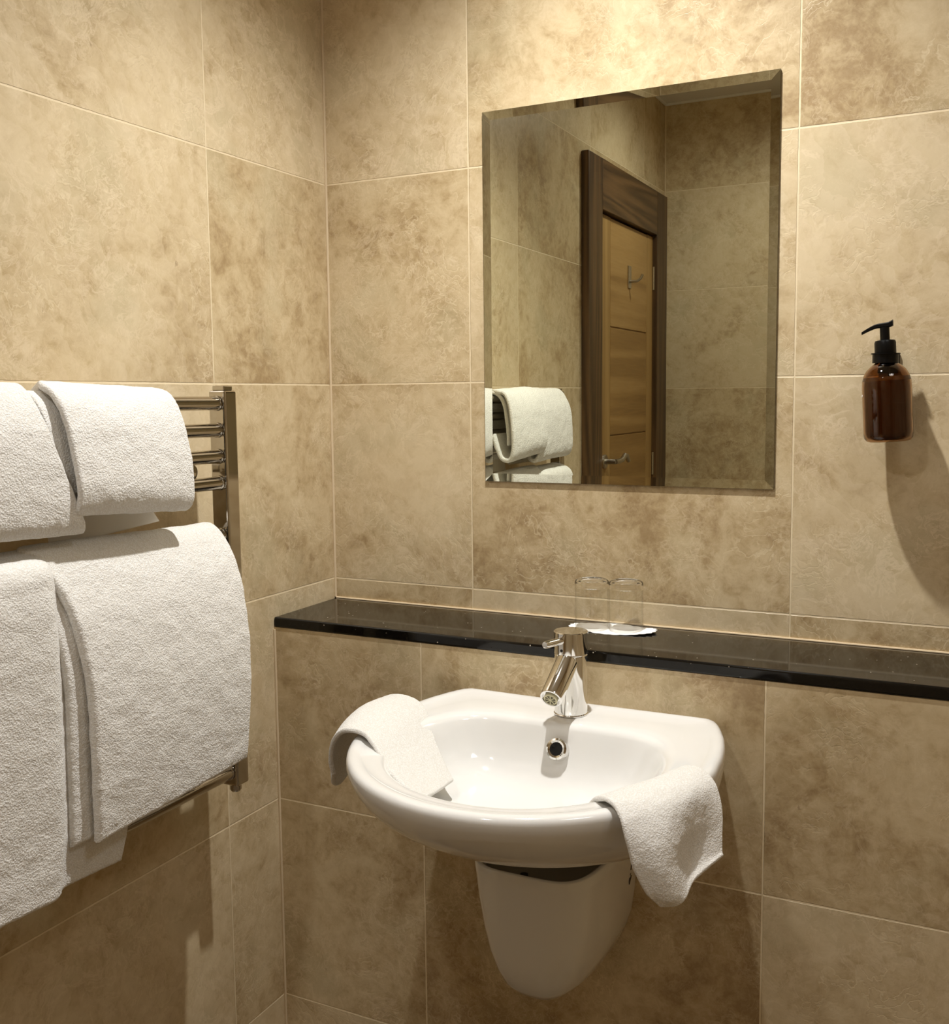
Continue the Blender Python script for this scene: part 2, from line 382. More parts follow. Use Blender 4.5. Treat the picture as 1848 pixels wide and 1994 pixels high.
# leaf
XD = 0.008
ST = 0.105
leaf = boxo('door_1', (XD-0.040, XD-0.006, DY0+0.004, DY1-0.004, ZF+0.006, DTOP-0.006), M_oak_h)
tag(leaf, kind='structure')
boxo('door_stile', (XD-0.006, XD, DY1-0.004-0.132, DY1-0.004, ZF+0.006, DTOP-0.006), M_oak_v, leaf, 0.0015)
boxo('door_stile', (XD-0.006, XD, DY0+0.004, DY0+0.004+0.074, ZF+0.006, DTOP-0.006), M_oak_v, leaf, 0.0015)
edges = [DTOP-0.006, 0.215, -0.17, -0.56, -0.95, ZF+0.006]
for a, c in zip(edges, edges[1:]):
    boxo('door_panel', (XD-0.006, XD-0.0005, DY0+0.080, DY1-0.138, c+0.0022, a-0.0022), M_oak_h, leaf, 0.0015)
for zz in (0.433, -0.30, -1.1):
    hg = boxo('hinge', (XD-0.004, XD+0.004, DY0-0.002, DY0+0.004, zz-0.045, zz+0.045), M_steel, leaf)
    bm = bmesh.new(); tube(bm, [(XD+0.004, DY0+0.001, zz-0.045), (XD+0.004, DY0+0.001, zz+0.045)], 0.005, 12); obj('hinge_knuckle', bm, M_steel, hg, True)
# coat hook on the door
hk = boxo('coat_hook', (XD, XD+0.004, -1.968, -1.936, 0.368, 0.450), M_steel, leaf, 0.001)
bm = bmesh.new(); tube(bm, [(XD+0.004, -1.952, 0.392), (XD+0.030, -1.952, 0.392), (XD+0.045, -1.952, 0.402), (XD+0.052, -1.952, 0.416)], 0.005, 12); obj('hook_arm', bm, M_steel, hk, True)
# lever handle with rose and key escutcheon
bm = bmesh.new(); lathe(bm, [(0, 0.0), (0.025, 0.0), (0.025, 0.006), (0.022, 0.009), (0.010, 0.010), (0.009, 0.045), (0.0, 0.045)], (XD, -1.672, -0.258), (1, 0, 0), 32)
hd = obj('door_handle', bm, M_steel, leaf, True)
bm = bmesh.new(); tube(bm, [(XD+0.044, -1.668, -0.258), (XD+0.046, -1.705, -0.258), (XD+0.048, -1.735, -0.254), (XD+0.050, -1.757, -0.240), (XD+0.050, -1.777, -0.243), (XD+0.049, -1.800, -0.262)], [0.009, 0.009, 0.009, 0.009, 0.009, 0.008], 16); obj('lever', bm, M_steel, hd, True)
bm = bmesh.new(); lathe(bm, [(0, 0.0), (0.025, 0.0), (0.025, 0.006), (0.020, 0.009), (0, 0.009)], (XD, -1.672, -0.335), (1, 0, 0), 32); es = obj('escutcheon', bm, M_steel, leaf, True)
bm = bmesh.new(); tube(bm, [(XD+0.009, -1.672, -0.330), (XD+0.024, -1.672, -0.330)], 0.005, 12); box(bm, XD+0.022, XD+0.028, -1.688, -1.656, -0.334, -0.326); obj('thumb_turn', bm, M_steel, es)

# ------------------------------------------------------------------ bevelled mirror
mx0, mx1, mz0, mz1 = 0.3540, 0.8918, -0.1882, 0.4955
BV, DP = 0.0150, -0.00112; yb, yf = -0.0004, -0.0034
mir = thing('wall_mirror', ((mx0+mx1)/2, 0, mz0), 'frameless upright mirror on the tiled wall above the basin, reflecting the door', 'mirror')
bm = bmesh.new()
def rect(x0, x1, z0, z1, y): return [bm.verts.new(p) for p in ((x0, y, z0), (x1, y, z0), (x1, y, z1), (x0, y, z1))]
inner = rect(mx0+BV, mx1-BV, mz0+BV, mz1-BV, yf); outer = rect(mx0, mx1, mz0, mz1, yf+DP)
bm.faces.new(inner)
for k in range(4): bm.faces.new((outer[k], outer[(k+1) % 4], inner[(k+1) % 4], inner[k]))
obj('mirror_face', bm, M_mirror, mir)
bm = bmesh.new(); ra, rb = rect(mx0-0.0002, mx1+0.0002, mz0-0.0002, mz1+0.0002, yf+DP), rect(mx0-0.0002, mx1+0.0002, mz0-0.0002, mz1+0.0002, yb)
for k in range(4): bm.faces.new((ra[k], ra[(k+1) % 4], rb[(k+1) % 4], rb[k]))
obj('mirror_edge', bm, M_mirror_edge, mir)

# ------------------------------------------------------------------ wash basin
BX, BYW = 0.630, -0.2087
def ray_contour(poly, c, n):
    """star-shaped contour from a polyline, sampled at n angles around c"""
    P = [Vector(p) for p in poly]; out = []
    for k in range(n):
        a = 2*math.pi*k/n - math.pi/2; d = Vector((math.cos(a), math.sin(a))); best = 0
        for i in range(len(P)):
            p, q = P[i]-Vector(c), P[(i+1) % len(P)]-Vector(c); e = q-p
            den = d.x*e.y-d.y*e.x
            if abs(den) < 1e-12: continue
            t = (p.x*e.y-p.y*e.x)/den; s = (p.x*d.y-p.y*d.x)/den
            if -1e-6 <= s <= 1+1e-6 and t > best: best = t
        out.append(best)
    return np.array(out)
half = [(0, BYW), (0.204, BYW), (0.212, -0.2100), (0.2185, -0.2145), (0.225, -0.224), (0.2355, -0.248), (0.2485, -0.285), (0.2580, -0.325), (0.2640, -0.365), (0.268, -0.42)]
for k in range(1, 31):
    a = k/30*math.pi/2; half.append((0.268*math.cos(a), -0.42-0.288*math.sin(a)))
outer_poly = half + [(-x, y) for x, y in half[::-1] if x > 1e-6]
ihalf = [(0, -0.318), (0.10, -0.318), (0.130, -0.321), (0.155, -0.333), (0.175, -0.358), (0.190, -0.395), (0.197, -0.435)]
for k in range(1, 25):
    a = k/24*math.pi/2; ihalf.append((0.199*math.cos(a)**0.95, -0.44-0.222*math.sin(a)**1.0))
inner_poly = ihalf + [(-x, y) for x, y in ihalf[::-1] if x > 1e-6]
NB_ = 144; CC = (0, -0.44)
ro = ray_contour(outer_poly, CC, NB_); ri = ray_contour(inner_poly, CC, NB_)
def smooth_ring(r, it):
    for _ in range(it): r = 0.25*np.roll(r, 1)+0.5*r+0.25*np.roll(r, -1)
    return r
ri = smooth_ring(ri, 5)
ang = np.arange(NB_)*2*math.pi/NB_-math.pi/2; dx, dy = np.cos(ang), np.sin(ang)
def ring_xy(rr, cy=CC[1]): return np.stack([dx*rr, cy+dy*rr], 1)
Oxy, Ixy = ring_xy(ro), ring_xy(ri)
rings = []
def scaled_outer(sx, sy):
    q = Oxy.copy(); q[:, 0] *= sx; q[:, 1] = BYW+(q[:, 1]-BYW)*sy; return q
outs = [(-0.6850, 0.02, 0.28), (-0.6845, 0.22, 0.38), (-0.681, 0.40, 0.46), (-0.673, 0.56, 0.555), (-0.661, 0.69, 0.650), (-0.646, 0.79, 0.742), (-0.627, 0.872, 0.830), (-0.607, 0.930, 0.897),
        (-0.588, 0.966, 0.943), (-0.570, 0.987, 0.974), (-0.554, 0.997, 0.992), (-0.544, 1.0, 1.0)]
for z, sx, sy in outs: rings.append((scaled_outer(sx, sy), z))
def between(off):       # moved inward from the outer contour by off metres (keeps the back edge near the wall)
    r = ro-off; return ring_xy(r)
for off, z in ((0.0008, -0.5365), (0.003, -0.5325), (0.0065, -0.5302), (0.011, -0.5295), (0.017, -0.5297), (0.0215, -0.5312), (0.025, -0.5325)):
    rings.append((between(off), z))
m_ = between(0.025)
for t, z in ((0.35, -0.5328), (0.7, -0.5333), (0.88, -0.5345), (1.0, -0.5385)):
    rings.append((m_*(1-t)+Ixy*t, z))
IC = (0, -0.475)
for sx, sy, z in ((0.982, 0.985, -0.5455), (0.962, 0.968, -0.556), (0.935, 0.945, -0.572), (0.90, 0.915, -0.592), (0.855, 0.875, -0.612), (0.79, 0.82, -0.630), (0.69, 0.73, -0.645), (0.54, 0.58, -0.655), (0.36, 0.40, -0.661), (0.16, 0.18, -0.664)):
    z = -0.5385+(z+0.5385)*0.76
    q = Ixy.copy(); q[:, 0] *= sx; q[:, 1] = IC[1]+(q[:, 1]-IC[1])*sy; rings.append((q, z))
bm = bmesh.new(); VR = []
for q, z in rings: VR.append([bm.verts.new((BX+x, y, z)) for x, y in q])
for A, B in zip(VR, VR[1:]):
    for k in range(NB_): bm.faces.new((A[k], A[(k+1) % NB_], B[(k+1) % NB_], B[k]))
bm.faces.new(VR[0][::-1]); bm.faces.new(VR[-1])
basin = thing('wash_basin', (BX, BYW, -0.70), 'white ceramic wall-hung wash basin below the black ledge, holding two face cloths', 'basin')
bo_ = obj('bowl', bm, M_ceramic, basin, True); bo_.data.set_sharp_from_angle(angle=math.radians(75))
# overflow ring and waste
def torus_prof(R_, r_, n=12): return [(R_+r_*math.cos(2*math.pi*k/n), r_*math.sin(2*math.pi*k/n)) for k in range(n)]
ovd = Vector((0, -0.90, 0.43)).normalized(); ovo = Vector((0.6325, -0.3375, -0.5695))
bm = bmesh.new(); lathe(bm, [(0.0095, 0.001), (0.0105, 0.0035), (0.0135, 0.0045), (0.0165, 0.003), (0.0172, -0.002), (0.0172, -0.014), (0.0095, -0.014)], ovo, ovd, 40, closed=True)
ov = obj('overflow_ring', bm, M_chrome, basin, True); tag(ov, 'chrome overflow ring')
bm = bmesh.new(); lathe(bm, [(0, -0.006), (0.0098, -0.006), (0.0098, -0.007), (0, -0.007)], ovo, ovd, 32); obj('overflow_hole', bm, M_blackhole, ov, True)
bm = bmesh.new(); lathe(bm, [(0, 0.004), (0.018, 0.004), (0.022, 0.003), (0.031, 0.003), (0.033, 0.0), (0.033, -0.006), (0, -0.006)], (BX, -0.465, -0.6335), (0, 0, 1), 40); obj('waste_plug', bm, M_chrome, basin, True)

# ------------------------------------------------------------------ semi pedestal (siphon cover)
ped = thing('semi_pedestal', (0.622, BYW, -0.94), 'white ceramic half pedestal fixed to the wall under the basin', 'pedestal')
PX = 0.6195
def uring(hw, d, z, n=48, e=3.0, inset=0.0):
    pts = []; e = 3.0+1.7*max(0.0, min(1.0, (z+0.93)/0.2))
    for k in range(n+1):
        a = math.pi*k/n; c, s = math.cos(a), math.sin(a)
        pts.append((PX+math.copysign(abs(c)**(2/e), c)*(hw-inset), BYW-0.0005-(d-inset)*abs(s)**(2/e), z))
    return pts
lv = [(0.1045, 0.2420, -0.7280), (0.1038, 0.2410, -0.745), (0.1018, 0.2390, -0.785), (0.0980, 0.2355, -0.83), (0.0925, 0.2315, -0.868), (0.0835, 0.2265, -0.897), (0.0740, 0.2180, -0.919), (0.0600, 0.2020, -0.935), (0.040, 0.165, -0.9455), (0.020, 0.10, -0.950), (0.005, 0.03, -0.9515)]
bm = bmesh.new(); rr_ = []
for hw, d, z in [(0.1045-0.012, 0.242-0.012, -0.80), (0.1045-0.011, 0.242-0.011, -0.740), (0.1045-0.0095, 0.242-0.0095, -0.7285), (0.1045-0.005, 0.242-0.005, -0.7262), (0.1045-0.0015, 0.2420-0.0015, -0.7268)]:
    rr_.append([bm.verts.new(p) for p in uring(hw, d, z)])
for hw, d, z in lv: rr_.append([bm.verts.new(p) for p in uring(hw, d, z)])
for A, B in zip(rr_, rr_[1:]):
    for k in range(len(A)-1): bm.faces.new((A[k], A[k+1], B[k+1], B[k]))
sh_ = obj('shroud', bm, M_ceramic, ped, True); sh_.data.set_sharp_from_angle(angle=math.radians(75))
# hollow interior: a recessed grey plate with a fixing hole, seen through the gap
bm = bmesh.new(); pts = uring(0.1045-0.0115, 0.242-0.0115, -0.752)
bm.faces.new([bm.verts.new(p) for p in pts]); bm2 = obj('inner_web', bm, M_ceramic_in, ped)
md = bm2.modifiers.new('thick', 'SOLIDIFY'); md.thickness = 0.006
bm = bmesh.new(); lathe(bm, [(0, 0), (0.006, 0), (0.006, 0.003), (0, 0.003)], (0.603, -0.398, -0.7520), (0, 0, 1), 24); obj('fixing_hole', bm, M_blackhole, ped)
# printed characters on the right flank of the pedestal
bm = bmesh.new()
def stroke(y0, z0, y1, z1, w):
    a, b2 = Vector((y0-0.019, z0+0.020)), Vector((y1-0.019, z1+0.020)); d = (b2-a).normalized(); nrm = Vector((-d.y, d.x))*w/2
    c = [a+nrm, a-nrm, b2-nrm, b2+nrm]
    vs = [bm.verts.new((PX+0.1037-0.052*(-0.745-p.y)+dxx, p.x, p.y)) for dxx in (0, 0.0007) for p in c]
    for f in ((0, 1, 2, 3), (4, 7, 6, 5), (0, 4, 5, 1), (1, 5, 6, 2), (2, 6, 7, 3), (3, 7, 4, 0)): bm.faces.new([vs[i] for i in f])
stroke(-0.2210, -0.786, -0.2230, -0.806, 0.0030); stroke(-0.2150, -0.782, -0.2160, -0.795, 0.0016)
stroke(-0.2190, -0.817, -0.2275, -0.8285, 0.0026); stroke(-0.2270, -0.818, -0.2275, -0.8285, 0.0026); stroke(-0.2235, -0.8115, -0.2250, -0.8145, 0.0016)
prn = obj('printed_mark', bm, M_print, ped); tag(prn, 'dark printed characters')

# ------------------------------------------------------------------ mixer tap
TX, TY, TZ = 0.6285, -0.2665, -0.5325
tap = thing('basin_tap', (TX, TY, TZ), 'chrome single-lever mixer tap standing on the back of the white basin', 'tap')
bm = bmesh.new(); lathe(bm, [(0, 0), (0.0275, 0), (0.0275, 0.0015), (0.0262, 0.0028), (0.0262, 0.0955), (0.0252, 0.0968), (0.0245, 0.0975), (0, 0.0975)], (TX, TY, TZ), (0, 0, 1), 72); obj('tap_body', bm, M_chrome, tap, True, 0.0)
bm = bmesh.new(); lathe(bm, [(0, 0.0980), (0.0262, 0.0980), (0.0272, 0.0990), (0.0272, 0.1325), (0.0262, 0.1338), (0, 0.1340)], (TX, TY, TZ), (0, 0, 1), 72); cap = obj('tap_cap', bm, M_chrome, tap, True)
bm = bmesh.new(); lathe(bm, [(0, 0.015), (0.0058, 0.015), (0.0058, 0.064), (0.0050, 0.0675), (0, 0.068)], (TX, TY, TZ+0.1215), (-0.26, -0.955, 0.02), 24); obj('lever', bm, M_chrome, cap, True)
bm = bmesh.new(); dd = Vector((-0.20, -0.98, 0)).normalized(); lathe(bm, [(0, 0.026), (0.0022, 0.026), (0.0022, 0.0278), (0, 0.0278)], (TX, TY, TZ+0.1065), dd, 16); obj('grub_screw', bm, M_blackhole, cap)
sd = Vector((0, -0.862, -0.507)).normalized(); so = Vector((TX, TY+0.004, TZ+0.098))
SL = 0.103
bm = bmesh.new(); lathe(bm, [(0, 0.006), (0.0178, 0.006), (0.0178, SL-0.002), (0.0170, SL), (0.0145, SL+0.0002), (0.0140, SL-0.004), (0, SL-0.004)], so, sd, 56); sp = obj('spout', bm, M_chrome, tap, True)
bm = bmesh.new(); lathe(bm, [(0, SL-0.003), (0.0108, SL-0.003), (0.0108, SL+0.0020), (0.0100, SL+0.0028), (0, SL+0.0028)], so, sd, 36); ae = obj('aerator', bm, M_aer, sp); tag(ae, 'pale yellow plastic aerator with star of slots')
bm = bmesh.new(); u_, v_, d_ = frame_of(sd)
for k in range(8):
    a = math.pi*k/4+0.2
    e = u_*math.cos(a)+v_*math.sin(a); f = d_.cross(e); c0 = so+sd*(SL+0.0029)
    q = [c0+e*0.002, c0+e*0.0085+f*0.0024, c0+e*0.0085-f*0.0024]
    bm.faces.new([bm.verts.new(x) for x in q])
ss = obj('slot_star', bm, simple('aerator_slot', (0.10, 0.085, 0.04), 0.6), sp); md = ss.modifiers.new('t', 'SOLIDIFY'); md.thickness = 0.0004

# ------------------------------------------------------------------ tumblers on paper doily
def tumbler(x, y, label):
    t = 0.0016; r = 0.0302; H = 0.0875; B = 0.0135
    # standing upside down: rim on the doily, thick base on top
    wall_o = [(r-t/2, 0.0), (r, 0.0006), (r+0.0002, 0.03), (r, H-B-0.0003)]
    wall_i = [(r-t, H-B-0.0003), (r-t, 0.03), (r-t, 0.0006)]
    bm = bmesh.new(); lathe(bm, wall_o+wall_i, (x, y, -0.4410), (0, 0, 1), 72, closed=True)
    o = obj('glass_tumbler', bm, M_thin, smooth=True); tag(o, label, 'glass', 'upturned tumblers on the ledge')
    bm = bmesh.new(); lathe(bm, [(0, H-B+0.0010), (r-0.010, H-B+0.0006), (r-0.004, H-B-0.0002), (r-t, H-B-0.0002), (r-0.0002, H-B), (r, H-B+0.001), (r, H-0.004), (r-0.0012, H-0.001), (r-0.0035, H), (r-0.008, H-0.0012), (0, H-0.0016)], (x, y, -0.4410), (0, 0, 1), 72)
    obj('glass_base', bm, M_glass, o, True); return o
tumbler(0.589, -0.0600, 'clear glass tumbler upside down on the doily, left of the two')
tumbler(0.6495, -0.0520, 'clear glass tumbler upside down on the doily, right of the two')
bm = bmesh.new(); n = 140; top = []; bot = []
for k in range(n):
    a = 2*math.pi*k/n
    s = 1+0.065*abs(math.sin(a*13))-0.012*random.random()
    x, y = 0.0775*math.cos(a)*s, (0.041*math.sin(a) if math.sin(a) < 0 else 0.038*math.sin(a))*s
    z = -0.4418+max(0, x-0.045)*0.10+0.0006*math.sin(a*5)
    top.append((0.6235+x, -0.0500+y, z))
def inset(pts, f, dz): return [(0.6235+(x-0.6235)*f, -0.05+(y+0.05)*f, -0.4418+(z+0.4418)*f+dz) for x, y, z in pts]
Rg = [[bm.verts.new(p) for p in ring] for ring in (inset(top, 1.0, -0.0002), inset(top, 1.0, 0.0004), inset(top, 0.93, 0.0003), inset(top, 0.8, 0.0002))]
for A, B in zip(Rg, Rg[1:]):
    for k in range(n): bm.faces.new((A[k], A[(k+1) % n], B[(k+1) % n], B[k]))
bm.faces.new(Rg[-1]); bm.faces.new(Rg[0][::-1])
tag(obj('paper_doily', bm, M_paper), 'white paper doily with scalloped edge lying under the two tumblers', 'doily')

# ------------------------------------------------------------------ amber soap dispenser in a wall bracket
SX, SY, SZ = 1.0690, -0.0500, -0.1040
TILT = math.radians(3.4)
disp = bpy.data.objects.new('soap_dispenser', None); COL.objects.link(disp); disp.location = (SX+0.0045, SY, SZ)
tag(disp, 'brown glass pump bottle held by its neck in a black wall bracket', 'soap dispenser')
def local(name, bm, mat, smooth=True, parent=disp, **kw):
    o = obj(name, bm, mat, None, smooth, **kw); o.parent = parent; return o
RB = 0.0365
outp = [(0, 0.004), (0.014, 0.003), (0.022, 0.0005), (0.028, 0.0), (0.0325, 0.0018), (0.0355, 0.006), (RB, 0.012), (RB, 0.085), (0.0358, 0.0945), (0.0335, 0.103), (0.0290, 0.111), (0.0225, 0.1175), (0.0165, 0.1215), (0.0140, 0.125), (0.0135, 0.140)]
inp = [(r-0.0022 if r > 0.003 else 0, h+(0.0025 if h < 0.05 else -0.0012)) for r, h in outp]; inp[0] = (0, 0.0068); inp[-1] = (0.0113, 0.140)
bm = bmesh.new(); lathe(bm, outp+inp[::-1], (0, 0, 0), (0, 0, 1), 64); bottle = local('bottle', bm, M_amber); bottle.data.set_sharp_from_angle(angle=math.radians(60))
tag(bottle, 'amber brown glass body')
lq = [(0, 0.0072)]+[(r-0.0003, h+0.0003) for r, h in inp[1:8]]+[(0.0330, 0.1000), (0.0, 0.1000)]
bm = bmesh.new(); lathe(bm, lq, (0, 0, 0), (0, 0, 1), 64); local('liquid_soap', bm, M_liquid)
bm = bmesh.new(); lathe(bm, [(0, 0.136), (0.0155, 0.136), (0.0158, 0.137), (0.0158, 0.153), (0.0145, 0.1562), (0.009, 0.1575), (0, 0.1575)], (0, 0, 0), (0, 0, 1), 48); local('pump_collar', bm, M_black)
bm = bmesh.new(); lathe(bm, [(0, 0.155), (0.0072, 0.155), (0.0070, 0.1765), (0, 0.1765)], (0, 0, 0), (0, 0, 1), 32); pst = local('pump_stem', bm, M_black)
bm = bmesh.new()
pp = catmull([(0.0125, 0.1825), (0.006, 0.1800), (-0.002, 0.1795), (-0.012, 0.1790), (-0.022, 0.1755), (-0.0335, 0.1700)], 24)
secs = []
for i, (x, z) in enumerate(pp):
    t = i/23; hw = 0.0072*(1-t)+0.0036*t; hh = 0.0046*(1-t)+0.0022*t
    secs.append([bm.verts.new((x+0.25*0, y_*hw, z+z_*hh)) for y_, z_ in ((-1, -0.6), (-0.6, -1), (0.6, -1), (1, -0.6), (1, 0.6), (0.6, 1), (-0.6, 1), (-1, 0.6))])
for A, B in zip(secs, secs[1:]):
    for k in range(8): bm.faces.new((A[k], A[(k+1) % 8], B[(k+1) % 8], B[k]))
bm.faces.new(secs[0]); bm.faces.new(secs[-1][::-1]); local('pump_nozzle', bm, M_black)
bm = bmesh.new(); lathe(bm, torus_prof(0.0016, 0.0004, 8), (-0.0350, -0.0108, 0.073), (-0.955, -0.295, 0), 20, closed=True); local('printed_letter', bm, M_inkwhite)
bm = bmesh.new(); lathe(bm, [(0.0013, 0), (0.0018, 0), (0.0018, 0.138-0.012), (0.0013, 0.126)], (0.004, 0, 0.012), (0, 0, 1), 12, closed=True); local('dip_tube', bm, M_black)
disp.rotation_euler = (0, -TILT, 0)
# bracket: ring round the neck, short arm and wall plate
br = thing('wall_bracket', (1.068, 0, 0.026), 'black bracket on the tiled wall gripping the neck of the pump bottle', 'bracket')
bm = bmesh.new(); lathe(bm, [(0.0148, 0), (0.0192, 0), (0.0192, 0.013), (0.0215, 0.0135), (0.0215, 0.0150), (0.0148, 0.0150)], (1.0656, SY, 0.0175), (0, 0, 1), 48, closed=True); obj('neck_ring', bm, M_black, br, True)
boxo('arm', (1.0525, 1.0790, -0.034, -0.005, 0.0175, 0.0315), M_black, br, 0.001)
boxo('wall_plate', (1.0490, 1.0830, -0.0055, -0.0004, 0.004, 0.0340), M_black, br, 0.0015)

# ------------------------------------------------------------------ chrome towel radiator on the left wall
RY0, RY1 = -1.062, -0.418          # outer ends of the two posts
rad = thing('towel_radiator', (0.0, (RY0+RY1)/2, -0.67), 'chrome ladder towel radiator mounted on the left tiled wall, draped with white towels', 'radiator')
for y0, y1 in ((RY1-0.031, RY1), (RY0, RY0+0.031)):
    bm = bmesh.new(); box(bm, 0.066, 0.100, y0, y1, -0.678, -0.0135)
    po = obj('post', bm, M_rad, rad, False, 0.004, 3)
    yc = (y0+y1)/2
    bm = bmesh.new(); box(bm, 0.071, 0.095, yc-0.011, yc+0.011, -0.0135, -0.0055); obj('end_cap', bm, M_rad, po, False, 0.0015)
    bm = bmesh.new(); lathe(bm, [(0, 0), (0.010, 0), (0.010, -0.010), (0.008, -0.013), (0, -0.013)], (0.083, yc, -0.678), (0, 0, 1), 24); obj('air_vent', bm, M_rad, po, True)
BARS = [-0.034, -0.0775, -0.1205, -0.164, -0.250, -0.2935, -0.337, -0.3805, -0.527, -0.570, -0.6125, -0.6555]
for z in BARS:
    bm = bmesh.new(); tube(bm, [(0.083, RY0+0.031, z), (0.083, RY1-0.031, z)], 0.0112, 32, False); bo = obj('bar', bm, M_rad, rad, True)
    for yy, s in ((RY1-0.031, -1), (RY0+0.031, 1)):
        bm = bmesh.new(); lathe(bm, torus_prof(0.0112, 0.0012, 8), (0.083, yy+s*0.0025, z), (0, 1, 0), 32, closed=True); obj('bar_collar', bm, M_rad, bo, True)
for yy in (-0.500, -0.980):
    for zz in (-0.1435, -0.6110):
        bm = bmesh.new(); lathe(bm, [(0, 0.0003), (0.019, 0.0003), (0.019, 0.004), (0.011, 0.010), (0.008, 0.014), (0.008, 0.045), (0.013, 0.050), (0.0165, 0.058), (0.0165, 0.066), (0.012, 0.073), (0, 0.075)], (0.0, yy, zz), (1, 0, 0), 32)
        obj('wall_fixing', bm, M_rad, rad, True)

# ------------------------------------------------------------------ towels
def fnoise(P, sc, seed=0.0):
    return np.array([noise.noise(Vector((p[0]*sc+seed, p[1]*sc+seed*1.7, p[2]*sc-seed))) for p in P])
def thick_sheet(G, T, step, name, mat, parent=None, disp_amp=0.0011, disp_sc=0.004, edge=3.0, wave=0.0, seed=0.0, T_fn=None):
    """G: coarse control grid [i][j] of 3D points (i along the drape, j across). Makes a rounded thick cloth."""
    G = np.array(G, float); ni, nj = G.shape[:2]
    La = np.linalg.norm(np.diff(G, axis=0), axis=2).sum(0).max(); Lb = np.linalg.norm(np.diff(G, axis=1), axis=2).sum(1).max()
    na, nb = max(8, int(La/step)), max(8, int(Lb/step))
    A = np.stack([catmull(G[:, j], na) for j in range(nj)], 1)
    S = np.stack([catmull(A[i], nb) for i in range(na)], 0)                 # na x nb x 3
    if wave:
        cg = S[::6, ::6].reshape(-1, 3)
    du = np.gradient(S, axis=0); dv = np.gradient(S, axis=1)
    Nn = np.cross(du, dv); Nn /= np.linalg.norm(Nn, axis=2, keepdims=True)+1e-12
    u = np.linspace(0, 1, na); v = np.linspace(0, 1, nb)
    ea = np.minimum(u, 1-u)*La; eb = np.minimum(v, 1-v)*Lb
    def prof(e, T): 
        q = np.clip(e/(T*0.5), 0, 1); return np.sqrt(np.clip(1-(1-q)**2, 0.0, 1))
    th = T*0.5*np.minimum(prof(ea, T)[:, None], prof(eb, T)[None, :]); th = np.maximum(th, 0.0003)
    if wave:
        uu, vv = np.meshgrid(u*La, v*Lb, indexing='ij')
        w = np.zeros_like(uu); rs = np.random.RandomState(int(seed*10)+1)
        for _ in range(14):
            k = rs.uniform(8, 45); a = rs.uniform(0, 2*math.pi); w += rs.uniform(0.3, 1)*np.sin(k*(uu*math.cos(a)+vv*math.sin(a))+rs.uniform(0, 6))/ (k/12)
        w *= wave/3.0
        S = S+Nn*w[..., None]
    Pf = S+Nn*th[..., None]; Pb = S-Nn*th[..., None]
    verts = np.concatenate([Pf.reshape(-1, 3), Pb.reshape(-1, 3)])
    idx = np.arange(na*nb).reshape(na, nb); off = na*nb
    f1 = np.stack([idx[:-1, :-1], idx[1:, :-1], idx[1:, 1:], idx[:-1, 1:]], -1).reshape(-1, 4)
    f2 = f1[:, ::-1]+off
    border = list(idx[0, :])+list(idx[1:, -1])+list(idx[-1, -2::-1])+list(idx[-2:0:-1, 0])
    bb = np.array(border); b2 = np.roll(bb, -1)
    f3 = np.stack([bb, b2, b2+off, bb+off], -1)
    return verts, np.concatenate([f1, f2, f3])
def cloth(name, sheets, mat, disp_amp, disp_sc, parent=None):
    V, Fc, o = [], [], 0
    for v, f in sheets: V.append(v); Fc.append(f+o); o += len(v)
    V = np.concatenate(V); Fc = np.concatenate(Fc)
    me = bpy.data.meshes.new(name); me.vertices.add(len(V)); me.vertices.foreach_set('co', V.ravel())
    me.loops.add(Fc.size); me.loops.foreach_set('vertex_index', Fc.ravel().astype(np.int32))
    me.polygons.add(len(Fc)); me.polygons.foreach_set('loop_start', np.arange(0, Fc.size, 4, dtype=np.int32))
    me.update(calc_edges=True); me.validate()
    bm = bmesh.new(); bm.from_mesh(me); bmesh.ops.recalc_face_normals(bm, faces=bm.faces[:]); bm.to_mesh(me); bm.free()
    ob = link(name, me, mat, parent, True, sharp=0)
    for nm, s, a in (('pile', disp_sc*0.8, disp_amp*0.38), ('soft', disp_sc*6, disp_amp*1.1)):
        tx = bpy.data.textures.new(name+nm, 'CLOUDS'); tx.noise_scale = s; tx.noise_depth = 2
        md = ob.modifiers.new(nm, 'DISPLACE'); md.texture = tx; md.texture_coords = 'GLOBAL'; md.strength = a*2; md.mid_level = 0.5
    return ob
def drape(profile_fn, js, yfn):
    """profile_fn(t)-> list of (x,z); yfn(i_frac,t)->y"""
    G = []
    profs = [profile_fn(t) for t in js]; n = len(profs[0])
    for i in range(n):
        G.append([(profs[j][i][0], yfn(profs[j][i][1], js[j], i/(n-1)), profs[j][i][1]) for j in range(len(js))])
    return G
JS = [0, 0.12, 0.3, 0.5, 0.7, 0.88, 1.0]
def lerp(a, b, t): return a+(b-a)*t
STEP = 0.0016
# upper right towel: folded band hung over the top bar, open loop at each end
def u2(t):
    zt = lerp(-0.0015, -0.0085, t); zb = lerp(-0.181, -0.197, t); e = 0.004*math.sin(t*3.1)
    return [(0.089, -0.120), (0.104, zb+0.036), (0.118, zb+0.012), (0.139, zb+0.010), (0.148+e, zb+0.034), (0.146+e, -0.110), (0.137+e, -0.055), (0.123, -0.023), (0.102, zt-0.0065), (0.079, zt-0.006), (0.058, zt-0.028), (0.050, -0.085), (0.047, -0.150), (0.046, -0.196)]
def y2(z, t, f):
    k = max(0.0, min(1.0, (-z-0.01)/0.17))
    front = f < 0.68
    yl = lerp(-0.815, -0.800, k**0.7) if front else -0.80; yr = lerp(-0.600, -0.583, min(1, k*1.4)**0.6) if front else -0.605
    return lerp(yl, yr, t)
S_u2 = thick_sheet(drape(u2, JS, y2), 0.0105, STEP, '', None, wave=0.0022, seed=1)
